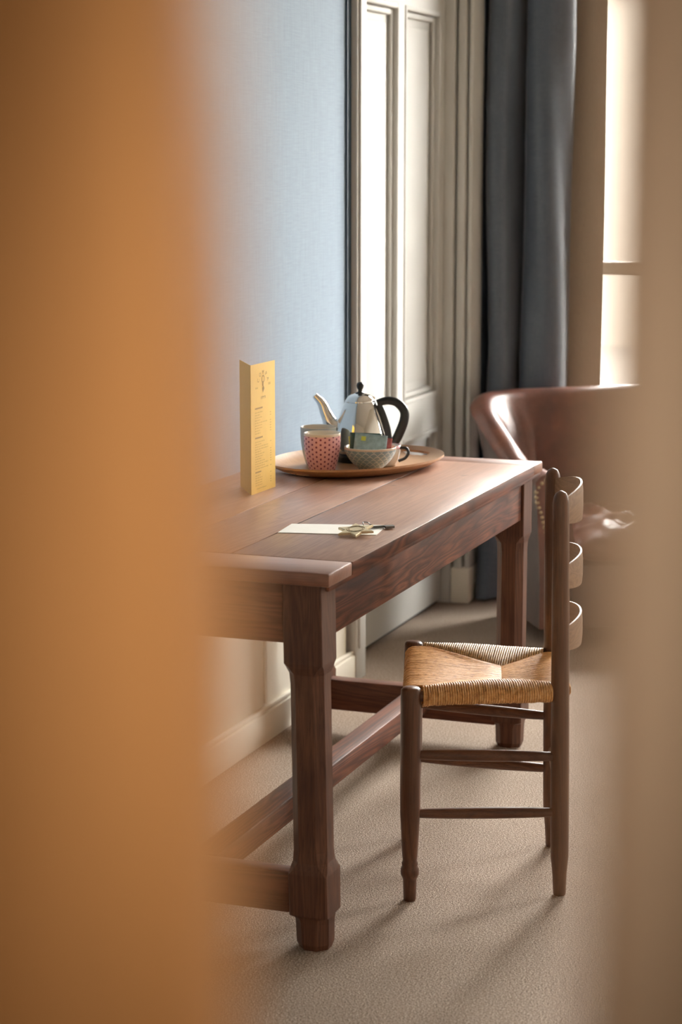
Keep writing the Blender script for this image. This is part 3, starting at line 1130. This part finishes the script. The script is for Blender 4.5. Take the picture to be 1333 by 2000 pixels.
for s in (1, -1):
    for i in range(nx + 1):
        for j in range(ny + 1):
            a, b = i / nx, j / ny
            ea = (1 - abs(2 * a - 1) ** 6)
            eb = (1 - abs(2 * b - 1) ** 6)
            e = (ea * eb) ** 0.5
            x = cx0 + (cx1 - cx0) * a
            y = cy0 + (cy1 - cy0) * b
            if s > 0:
                z = 0.315 + (0.060 + 0.018 * b + 0.012 * math.sin(PI * a) + crease(a, b) * 1.1) * e
            else:
                z = 0.315 - 0.042 * e
            V.append((x, y, z))
m1 = (nx + 1) * (ny + 1)
for i in range(nx):
    for j in range(ny):
        a = i * (ny + 1) + j
        F.append((a, a + ny + 1, a + ny + 2, a + 1))
        F.append((m1 + a, m1 + a + 1, m1 + a + ny + 2, m1 + a + ny + 1))
for k in range(nx):
    for a, b in ((k * (ny + 1), (k + 1) * (ny + 1)), (k * (ny + 1) + ny, (k + 1) * (ny + 1) + ny)):
        F.append((a, b, m1 + b, m1 + a))
for k in range(ny):
    for a, b in ((k, k + 1), (nx * (ny + 1) + k, nx * (ny + 1) + k + 1)):
        F.append((a, b, m1 + b, m1 + a))
mesh('seat_cushion', V, F, M['leather'], ac, smooth=True)
for fx, fy in ((0.10, 0.12), (AW - 0.10, 0.12), (0.12, AD - 0.12), (AW - 0.12, AD - 0.12)):
    r4 = [[(fx + sx * h, fy + sy * h, z) for sx, sy in ((-1, -1), (1, -1), (1, 1), (-1, 1))] for z, h in ((0, 0.018), (0.075, 0.028))]
    V, F = loft_vf(r4)
    mesh('foot', V, F, M['table_z'], ac)

# ================================================================== CURTAIN
cu = thing('curtain', 'slate blue floor length curtain with beige lining behind the armchair', 'curtain', (-1.9, 7.0, 0))


def curtain_sheet(name, pts, mat, z0, z1, thick=0.004, kick=None):
    pts = smooth_path([(a, b, 0) for a, b in pts], 7)
    rows = 15
    V, F = [], []
    n = len(pts)
    for side in (0, 1):
        for r in range(rows):
            q = r / (rows - 1)
            z = z0 + (z1 - z0) * q
            for i, p in enumerate(pts):
                tg = (pts[min(i + 1, n - 1)] - pts[max(i - 1, 0)]).normalized()
                nr = Vector((-tg.y, tg.x, 0))
                sway = 0.006 * math.sin(3.1 * z + i * 0.21) + 0.004 * math.sin(5.3 * z + i * 0.11)
                kk = kick(p, z) if kick else (0, 0)
                c = p + nr * (sway + (thick / 2 if side else -thick / 2))
                V.append((c.x + 1.9 + kk[0], c.y - 7.0 + kk[1], z))
    o = rows * n
    for r in range(rows - 1):
        for i in range(n - 1):
            a = r * n + i
            F.append((a, a + 1, a + n + 1, a + n))
            F.append((o + a, o + a + n, o + a + n + 1, o + a + 1))
    for r in range(rows - 1):
        for i in (0, n - 1):
            a = r * n + i
            F.append((a, a + n, o + a + n, o + a))
    for r in (0, rows - 1):
        for i in range(n - 1):
            a = r * n + i
            F.append((a, a + 1, o + a + 1, o + a))
    return mesh(name, V, F, mat, cu, smooth=True, angle=60)


def kick(p, z):
    t = max(0, 1 - z / 0.9)
    g = max(0, min(1, (-1.95 - p.x) / 0.05))
    return (0.0, -0.085 * t * t * g)


curtain_sheet('curtain_cloth', [(-2.065, 7.12), (-2.050, 7.115), (-2.043, 7.05), (-2.040, 6.97), (-2.030, 6.935), (-2.003, 6.925), (-1.972, 6.94), (-1.958, 6.99), (-1.950, 7.06), (-1.938, 7.075), (-1.930, 7.03),
                                (-1.915, 7.005), (-1.88, 6.995), (-1.845, 7.0), (-1.815, 7.018), (-1.793, 7.045), (-1.780, 7.078), (-1.785, 7.105), (-1.82, 7.12)],
              M['curtain'], 0.012, 3.02, kick=kick)
curtain_sheet('curtain_lining', [(-1.84, 7.165), (-1.81, 7.165), (-1.77, 7.155), (-1.73, 7.15), (-1.70, 7.155), (-1.677, 7.165)], M['lining'], 0.012, 3.02)
rod = tube('curtain_rod', [(-0.16, 0.07, 3.04), (1.5, 0.07, 3.04)], 0.012, M['iron'], cu, 14)

# ================================================================== TRAY AND TEA THINGS
TZ = 0.7605
TA, TBx = 0.262, 0.190
tang = math.radians(68)
tr = thing('serving_tray', 'oval honey brown wooden tray holding the teapot and cups', 'tray', (-1.790, 4.945, TZ), tang)
nr_, na = 9, 96


def tray_h(q):
    t = max(0, (q - 0.72) / 0.28)
    return 0.022 * t * t


def hole(x, y):
    return ((abs(x) - 0.232) / 0.014) ** 2 + (y / 0.048) ** 2 < 1.0


# grid-free: rings with radial lines, handle slots cut out by choosing ring positions
bm = bmesh.new()
qs = [0.0, 0.25, 0.5, 0.68, 0.78, 0.815, 0.83, 0.845, 0.86, 0.875, 0.89, 0.905, 0.93, 0.965, 1.0]
vt = {}
for lay in (0, 1):
    for i, q in enumerate(qs):
        for j in range(na):
            if i == 0 and j > 0:
                vt[lay, i, j] = vt[lay, 0, 0]
                continue
            a = 2 * PI * j / na
            h = tray_h(q) + (0.0055 if lay == 0 else 0.0)
            vt[lay, i, j] = bm.verts.new((TA * q * math.cos(a), TBx * q * math.sin(a), h))


def cell_hole(i, j):
    q = (qs[i] + qs[i + 1]) / 2
    a = 2 * PI * (j + 0.5) / na
    return hole(TA * q * math.cos(a), TBx * q * math.sin(a))


def face(*vs):
    vs2 = []
    for v in vs:
        if v not in vs2:
            vs2.append(v)
    if len(vs2) > 2:
        try:
            bm.faces.new(vs2)
        except ValueError:
            pass


for i in range(len(qs) - 1):
    for j in range(na):
        j2 = (j + 1) % na
        if i > 0 and cell_hole(i, j):
            for (i2, jj, e) in ((i - 1, j, ((i, j), (i, j2))), (i + 1, j, ((i + 1, j), (i + 1, j2))), (i, (j - 1) % na, ((i, j), (i + 1, j))), (i, j2, ((i, j2), (i + 1, j2)))):
                if not cell_hole(i2, jj):
                    face(vt[0, e[0][0], e[0][1]], vt[0, e[1][0], e[1][1]], vt[1, e[1][0], e[1][1]], vt[1, e[0][0], e[0][1]])
            continue
        face(vt[0, i, j], vt[0, i + 1, j], vt[0, i + 1, j2], vt[0, i, j2])
        face(vt[1, i, j], vt[1, i, j2], vt[1, i + 1, j2], vt[1, i + 1, j])
for j in range(na):
    j2 = (j + 1) % na
    face(vt[0, len(qs) - 1, j], vt[1, len(qs) - 1, j], vt[1, len(qs) - 1, j2], vt[0, len(qs) - 1, j2])
bmesh.ops.recalc_face_normals(bm, faces=bm.faces)
me = bpy.data.meshes.new('tray_board')
bm.to_mesh(me)
bm.free()
me.materials.append(M['tray'])
me.polygons.foreach_set('use_smooth', [True] * len(me.polygons))
me.set_sharp_from_angle(angle=math.radians(50))
link(bpy.data.objects.new('tray_board', me), tr)

SZ = TZ + 0.0056                                   # surface of the tray

# teapot; local +x is image right
tp = thing('teapot', 'polished steel teapot with black handle and knob on the tray', 'teapot', (-1.812, 5.025, SZ), math.radians(20))
lathe('black_disc', [(0.0, 0), (0.064, 0), (0.068, 0.004), (0.068, 0.014), (0.062, 0.018), (0.0, 0.018)], M['black'], tp, 48, angle=40)  # dark disc under the body
lathe('body', [(0.0, 0.018), (0.058, 0.018), (0.066, 0.022), (0.0705, 0.032), (0.0715, 0.043), (0.0705, 0.056), (0.067, 0.075), (0.0615, 0.097), (0.0545, 0.118), (0.046, 0.138), (0.038, 0.1545),
               (0.036, 0.1555)], M['steel'], tp, 64)
ld = lathe('lid', [(0.0385, 0.1545), (0.0385, 0.1575), (0.034, 0.165), (0.026, 0.1715), (0.015, 0.1755), (0.0, 0.177)], M['steel'], tp, 64)
lathe('knob', [(0.0, 0.174), (0.013, 0.1755), (0.0125, 0.178), (0.006, 0.180), (0.0055, 0.185), (0.0085, 0.190), (0.0098, 0.196), (0.0085, 0.202), (0.0045, 0.2055), (0.0, 0.2062)], M['black'], ld, 32)
tube('hinge', [(0.034, -0.006, 0.163), (0.034, 0.006, 0.163)], 0.005, M['steel'], ld, 12)
sppts = smooth_path([(-0.050, 0, 0.080), (-0.072, 0, 0.092), (-0.088, 0, 0.120), (-0.100, 0, 0.150), (-0.118, 0, 0.170)], 6)
nsp = len(sppts)
tube('spout', sppts, [0.027 - 0.019 * (k / (nsp - 1)) ** 0.75 for k in range(nsp)], M['steel'], tp, 20)
hpts = smooth_path([(0.044, 0, 0.150), (0.070, 0, 0.157), (0.096, 0, 0.151), (0.114, 0, 0.130), (0.114, 0, 0.105), (0.102, 0, 0.072), (0.088, 0, 0.047), (0.074, 0, 0.050), (0.068, 0, 0.085), (0.058, 0, 0.120), (0.048, 0, 0.146)], 6)
tube('handle', hpts, [0.0075 + 0.0022 * math.sin(PI * k / (len(hpts) - 1)) for k in range(len(hpts))], M['black'], tp, 14, 1.3)


def cup(name, label, loc, R, r, h, outer, inner, group=None, straight=0.5, prints=True):
    c = thing(name, label, 'cup', loc, 0.4, group)
    prof = [(0.0, 0.0), (r * 0.92, 0.0), (r, 0.003)]
    for k in range(1, 13):
        t = k / 12
        prof.append((r + (R - r) * math.sin(min(1, t / 0.78) * PI / 2) ** 0.9 * (0.96 + 0.04 * t), 0.003 + (h - 0.003) * t))
    lathe('body', prof, outer, c, 56, uv=True)
    inn = [(R * 0.998, h), (R - 0.001, h + 0.0008), (R - 0.003, h)]
    for k in range(11, -1, -1):
        t = k / 12
        inn.append((r + (R - r) * math.sin(min(1, t / 0.78) * PI / 2) ** 0.9 - 0.004, 0.006 + (h - 0.006) * t))
    inn.append((0.0, 0.006))
    lathe('inside', inn, inner, c, 56)
    return c


cup('tea_cup', 'pink cup with dark red dots on the tray front', (-1.835, 4.808, SZ + 0.0005), 0.0465, 0.032, 0.098, M['dots'], M['cream_glaze'], 'cups on the tray')
cup('tea_cup', 'plain grey blue cup standing behind the pink dotted cup', (-1.886, 4.915, SZ + 0.0005), 0.0465, 0.032, 0.098, M['cupgrey'], M['cream_glaze'], 'cups on the tray')
# small mug with handle behind the bowl
mug = cup('tea_mug', 'white mug with pink rim and dark handle behind the bowl', (-1.719, 4.965, SZ + 0.0005), 0.036, 0.026, 0.052, M['white_glaze'], M['white_glaze'], 'cups on the tray')
lathe('rim_band', [(0.0364, 0.045), (0.0368, 0.053), (0.0345, 0.053)], M['pink_glaze'], mug, 40)
hp2 = smooth_path([(0.034, -0.008, 0.046), (0.050, -0.010, 0.045), (0.056, -0.011, 0.034), (0.048, -0.010, 0.020), (0.031, -0.007, 0.012)], 6)
tube('handle', hp2, 0.004, M['black'], mug, 10)
# bowl of sachets
BL = (-1.722, 4.852, SZ + 0.0005)
bo = thing('tea_bowl', 'grey blue bowl with scalloped pattern holding tea sachets', 'bowl', BL, 0)
prof = [(0.0, 0.0), (0.027, 0.0), (0.0295, 0.002), (0.0295, 0.008), (0.033, 0.011)]
for k in range(1, 11):
    t = k / 10
    prof.append((0.033 + (0.0655 - 0.033) * math.sin(t * PI / 2) ** 0.85, 0.011 + 0.052 * t))
lathe('body', prof, M['scales'], bo, 64, uv=True)
inn = [(0.0655, 0.063), (0.0645, 0.0638), (0.063, 0.063)]
for k in range(9, -1, -1):
    t = k / 10
    inn.append((0.029 + (0.0655 - 0.033) * math.sin(t * PI / 2) ** 0.85, 0.013 + 0.050 * t))
inn.append((0.0, 0.012))
lathe('inside', inn, M['cream_glaze'], bo, 64)


def sachet(label, loc, wd, ht, th, mat, rot, tagm=None):
    V, F = [], []
    n, m_ = 10, 8
    for s in (-1, 1):
        for i in range(n + 1):
            for j in range(m_ + 1):
                a, b = i / n, j / m_
                e = math.sin(PI * min(1, max(0, a * 1.12 - 0.06))) * math.sin(PI * min(1, max(0, b * 1.12 - 0.06)))
                e = max(0, e) ** 0.5
                bul = s * (0.0006 + th * e * (0.9 + 0.15 * math.sin(7 * a + 3 * b)))
                V.append(((a - 0.5) * wd, bul, (b - 0.5) * ht))
    o = (n + 1) * (m_ + 1)
    for i in range(n):
        for j in range(m_):
            a = i * (m_ + 1) + j
            F.append((a, a + 1, a + m_ + 2, a + m_ + 1))
            F.append((o + a, o + a + m_ + 1, o + a + m_ + 2, o + a + 1))
    for i in range(n):
        for a, b in ((i * (m_ + 1), (i + 1) * (m_ + 1)), (i * (m_ + 1) + m_, (i + 1) * (m_ + 1) + m_)):
            F.append((a, b, o + b, o + a))
    for j in range(m_):
        for a, b in ((j, j + 1), (n * (m_ + 1) + j, n * (m_ + 1) + j + 1)):
            F.append((a, b, o + b, o + a))
    ob_ = mesh('tea_sachet', V, F, mat, None, smooth=True)
    ob_.location = loc
    ob_.rotation_euler = rot
    tag(ob_, label, 'sachet', 'tea sachets in the bowl')
    if tagm:
        box('printed_patch', (-wd * 0.30, -th * 1.15 - 0.0012, ht * 0.12), (-wd * 0.16, -th * 1.15 - 0.0004, ht * 0.34), tagm, ob_)
    return ob_


yw = math.radians(20)
rv = Vector((math.cos(yw), math.sin(yw), 0))
bw = Vector((-math.sin(yw), math.cos(yw), 0))
B0 = Vector(BL) + Vector((0, 0, 0.070))
sachet('pale blue sachet leaning at the front of the bowl', B0 + rv * 0.0 - bw * 0.004, 0.082, 0.050, 0.0035, M['packet_blue'], (-0.25, 0.11, yw), M['packet_lime'])
sachet('dark green sachet behind the pale blue one in the bowl', B0 - rv * 0.012 + bw * 0.010 + Vector((0, 0, 0.002)), 0.080, 0.048, 0.003, M['packet_green'], (-0.20, 0.05, yw + 0.1))
sachet('lime yellow sachet sticking out at the spout side of the bowl', B0 - rv * 0.028 + bw * 0.020 + Vector((0, 0, -0.006)), 0.050, 0.050, 0.003, M['packet_lime'], (-0.15, -0.15, yw - 0.2))
sachet('red sachet near the handle side of the bowl', B0 + rv * 0.030 + bw * 0.014 + Vector((0, 0, -0.008)), 0.046, 0.045, 0.003, M['packet_red'], (-0.25, 0.1, yw - 0.15))

# ================================================================== MENU CARD
mc = thing('menu_card', 'tall folded yellow menu card standing on the table', 'menu', (-1.873, 4.438, 0.7605))
MH = 0.307
pr = Vector((0.004, 0.14, 0)).normalized()
pl = Vector((-0.078, 0.118, 0)).normalized()


def card_panel(name, d, wd):
    nrm = Vector((-d.y, d.x, 0)) * 0.0004
    V = []
    for s in (-1, 1):
        for a, z in ((0, 0), (wd, 0), (wd, MH), (0, MH)):
            q = d * a + nrm * s
            V.append((q.x, q.y, z))
    F = [(0, 1, 2, 3), (7, 6, 5, 4), (0, 4, 5, 1), (1, 5, 6, 2), (2, 6, 7, 3), (3, 7, 4, 0)]
    return mesh(name, V, F, M['paper_yellow'], mc)


front = card_panel('card_panel', pr, 0.14)
side = card_panel('card_panel', pl, 0.142)
out_n = Vector((pr.y, -pr.x, 0)) * 0.0008       # towards the room (+x)


def on_card(s, t, off=1.0):
    q = pr * s + out_n * off
    return Vector((q.x, q.y, t))


def quad(pts):
    return ([tuple(p) for p in pts], [(0, 1, 2, 3)])


def bar(s0, s1, t0, t1):
    return quad([on_card(s0, t0), on_card(s1, t0), on_card(s1, t1), on_card(s0, t1)])


rr = random.Random(5)
body, heads = [], []


def block(y_top, n, step, widths):
    for k in range(n):
        t = y_top - k * step
        wd = rr.choice(widths)
        s = 0.022
        while s < 0.022 + wd:
            l = rr.uniform(0.005, 0.014)
            body.append(bar(s, min(s + l, 0.022 + wd), t - 0.0012, t + 0.0012))
            s += l + 0.0025
        if rr.random() < 0.75:
            body.append(bar(0.108, 0.116, t - 0.0012, t + 0.0012))


heads.append(bar(0.022, 0.066, 0.200, 0.2035))
block(0.192, 9, 0.0062, (0.03, 0.04, 0.046, 0.07))
heads.append(bar(0.022, 0.066, 0.130, 0.1335))
block(0.122, 12, 0.0058, (0.035, 0.045, 0.055, 0.075))
heads.append(bar(0.022, 0.056, 0.0485, 0.0515))
block(0.042, 5, 0.0058, (0.03, 0.04))
body.append(bar(0.03, 0.085, 0.0095, 0.0115))
V, F = join_vf(body)
o = mesh('printed_lines', V, F, M['print'], front)
o['kind'] = 'stuff'
for V, F in heads:
    mesh('printed_heading', V, F, M['print_dark'], front)
# round emblem: letters on an arc, a small figure in the middle
LC = (0.070, 0.258)
dg = bpy.context.evaluated_depsgraph_get()


def glyph(chr_, size):
    cu_ = bpy.data.curves.new('glyph', 'FONT')
    cu_.body = chr_
    cu_.size = size
    cu_.align_x = 'CENTER'
    ob_ = bpy.data.objects.new('glyph', cu_)
    COL.objects.link(ob_)
    dg = bpy.context.evaluated_depsgraph_get()
    me_ = bpy.data.meshes.new_from_object(ob_.evaluated_get(dg))
    bpy.data.objects.remove(ob_)
    v = [x.co.copy() for x in me_.vertices]
    f = [tuple(p.vertices) for p in me_.polygons]
    return v, f


parts = []
word = 'COMPA'
for k, c in enumerate(word):
    a = math.radians(160 - 140 * k / (len(word) - 1))
    v, f = glyph(c, 0.0135)
    ca, sa = math.cos(a - PI / 2), math.sin(a - PI / 2)
    pts = []
    for q in v:
        x = q.x * ca - q.y * sa + 0.0225 * math.cos(a)
        y = q.x * sa + q.y * ca + 0.0225 * math.sin(a)
        pts.append(tuple(on_card(LC[0] + x * 1.1, LC[1] + y)))
    parts.append((pts, f))
seg = 20
ring = [on_card(LC[0] + 0.0085 * math.cos(2 * PI * k / seg), LC[1] + 0.011 + 0.009 * math.sin(2 * PI * k / seg)) for k in range(seg)]
ring2 = [on_card(LC[0] + 0.006 * math.cos(2 * PI * k / seg), LC[1] + 0.011 + 0.0062 * math.sin(2 * PI * k / seg)) for k in range(seg)]
parts.append(([tuple(p) for p in ring + ring2], [(k, (k + 1) % seg, seg + (k + 1) % seg, seg + k) for k in range(seg)]))
parts.append(bar(LC[0] - 0.004, LC[0] + 0.002, LC[1] - 0.006, LC[1] + 0.004))
parts.append(quad([on_card(LC[0] - 0.001, LC[1] - 0.022), on_card(LC[0] + 0.007, LC[1] - 0.012), on_card(LC[0] + 0.001, LC[1] - 0.003), on_card(LC[0] - 0.005, LC[1] - 0.012)]))
for k, dx in enumerate((-0.012, -0.004, 0.004, 0.012)):
    parts.append(bar(LC[0] + dx - 0.0012, LC[0] + dx + 0.0012, LC[1] - 0.036, LC[1] - 0.030))
parts.append(bar(LC[0] - 0.008, LC[0] + 0.013, LC[1] - 0.0315, LC[1] - 0.030))
V, F = join_vf(parts)
mesh('printed_emblem', V, F, M['print_dark'], front)
sp_parts = [bar(LC[0] - 0.045, LC[0] - 0.030, LC[1] - 0.010, LC[1] - 0.006), bar(LC[0] + 0.030, LC[0] + 0.043, LC[1] - 0.006, LC[1] + 0.000)]
for V, F in sp_parts:
    mesh('printed_note', V, F, M['print'], front)

# ================================================================== ENVELOPE, STAR FOB, KEY
EZ = 0.7603
en = mesh('envelope', [(-1.630, 4.005, EZ), (-1.424, 4.050, EZ), (-1.440, 4.168, EZ), (-1.641, 4.113, EZ),
                       (-1.630, 4.005, EZ + 0.0012), (-1.424, 4.050, EZ + 0.0012), (-1.440, 4.168, EZ + 0.0012), (-1.641, 4.113, EZ + 0.0012)],
          [(3, 2, 1, 0), (4, 5, 6, 7), (0, 1, 5, 4), (1, 2, 6, 5), (2, 3, 7, 6), (3, 0, 4, 7)], M['paper_white'])
tag(en, 'white paper envelope lying across the crack of the tabletop', 'envelope')
SC_ = Vector((-1.466, 4.040, EZ + 0.0016))
sf_ = thing('star_key_fob', 'brass star shaped key fob lying on the white envelope', 'key fob', SC_, math.radians(18))
sf_.rotation_euler = (math.radians(9), 0, math.radians(-10))
sf_.location.z += 0.0062
npt = 6
V = []
for z, k in ((0.0, 1.0), (0.004, 1.0), (0.0055, 0.93)):
    for i in range(2 * npt):
        R = (0.043 if i % 2 == 0 else 0.0235) * k
        a = PI * i / npt + PI / 2 * 0
        V.append((R * math.cos(a), R * math.sin(a), z))
n2 = 2 * npt
F = [tuple(range(n2))[::-1]]
for l in range(2):
    for i in range(n2):
        F.append((l * n2 + i, l * n2 + (i + 1) % n2, (l + 1) * n2 + (i + 1) % n2, (l + 1) * n2 + i))
F.append(tuple(range(2 * n2, 3 * n2)))
star = mesh('star_plate', V, F, M['brass'], sf_)
for rad_, tr_ in ((0.0190, 0.0006), (0.0145, 0.0005)):
    pts = [(rad_ * math.cos(2 * PI * k / 36), rad_ * math.sin(2 * PI * k / 36), 0.0056) for k in range(37)]
    tube('engraved_ring', pts, tr_, M['brass_dark'], sf_, 6)
mk = []
for k in range(12):
    a = 2 * PI * k / 12
    c, s = math.cos(a), math.sin(a)
    q = [(r_ * c - w_ * s, r_ * s + w_ * c, 0.0057) for r_, w_ in ((0.0158, -0.001), (0.0185, -0.001), (0.0185, 0.001), (0.0158, 0.001))]
    mk.append((q, [(0, 1, 2, 3)]))
V, F = join_vf(mk)
mesh('engraved_marks', V, F, M['brass_dark'], sf_)
loop = smooth_path([(0.0, 0.034, 0.002), (-0.010, 0.048, 0.002), (-0.018, 0.062, -0.001), (-0.008, 0.066, -0.002), (0.004, 0.052, 0.000), (0.014, 0.046, 0.001)], 6)
tube('key_cord', loop, 0.0011, M['iron'], sf_, 6)
K0, K1 = Vector((-1.478, 4.100, EZ + 0.0042)), Vector((-1.420, 4.148, EZ + 0.0042))
kd = (K1 - K0).normalized()
kang = math.atan2(kd.y, kd.x)
ky = thing('door_key', 'old steel key lying on the envelope with its bit over the table', 'key', (K0.x, K0.y, EZ + 0.0014), kang)
kl = (K1 - K0).length
bowp = [(-0.010 + 0.011 * math.cos(2 * PI * k / 24), 0.009 * math.sin(2 * PI * k / 24), 0.0028) for k in range(25)]
tube('bow', bowp, 0.0018, M['iron'], ky, 8)
tube('shank', [(0, 0, 0.0028), (kl, 0, 0.0028)], 0.0028, M['iron'], ky, 12)
box('bit', (kl - 0.022, -0.013, 0.0004), (kl - 0.001, 0, 0.0052), M['iron'], ky, 0.0004)
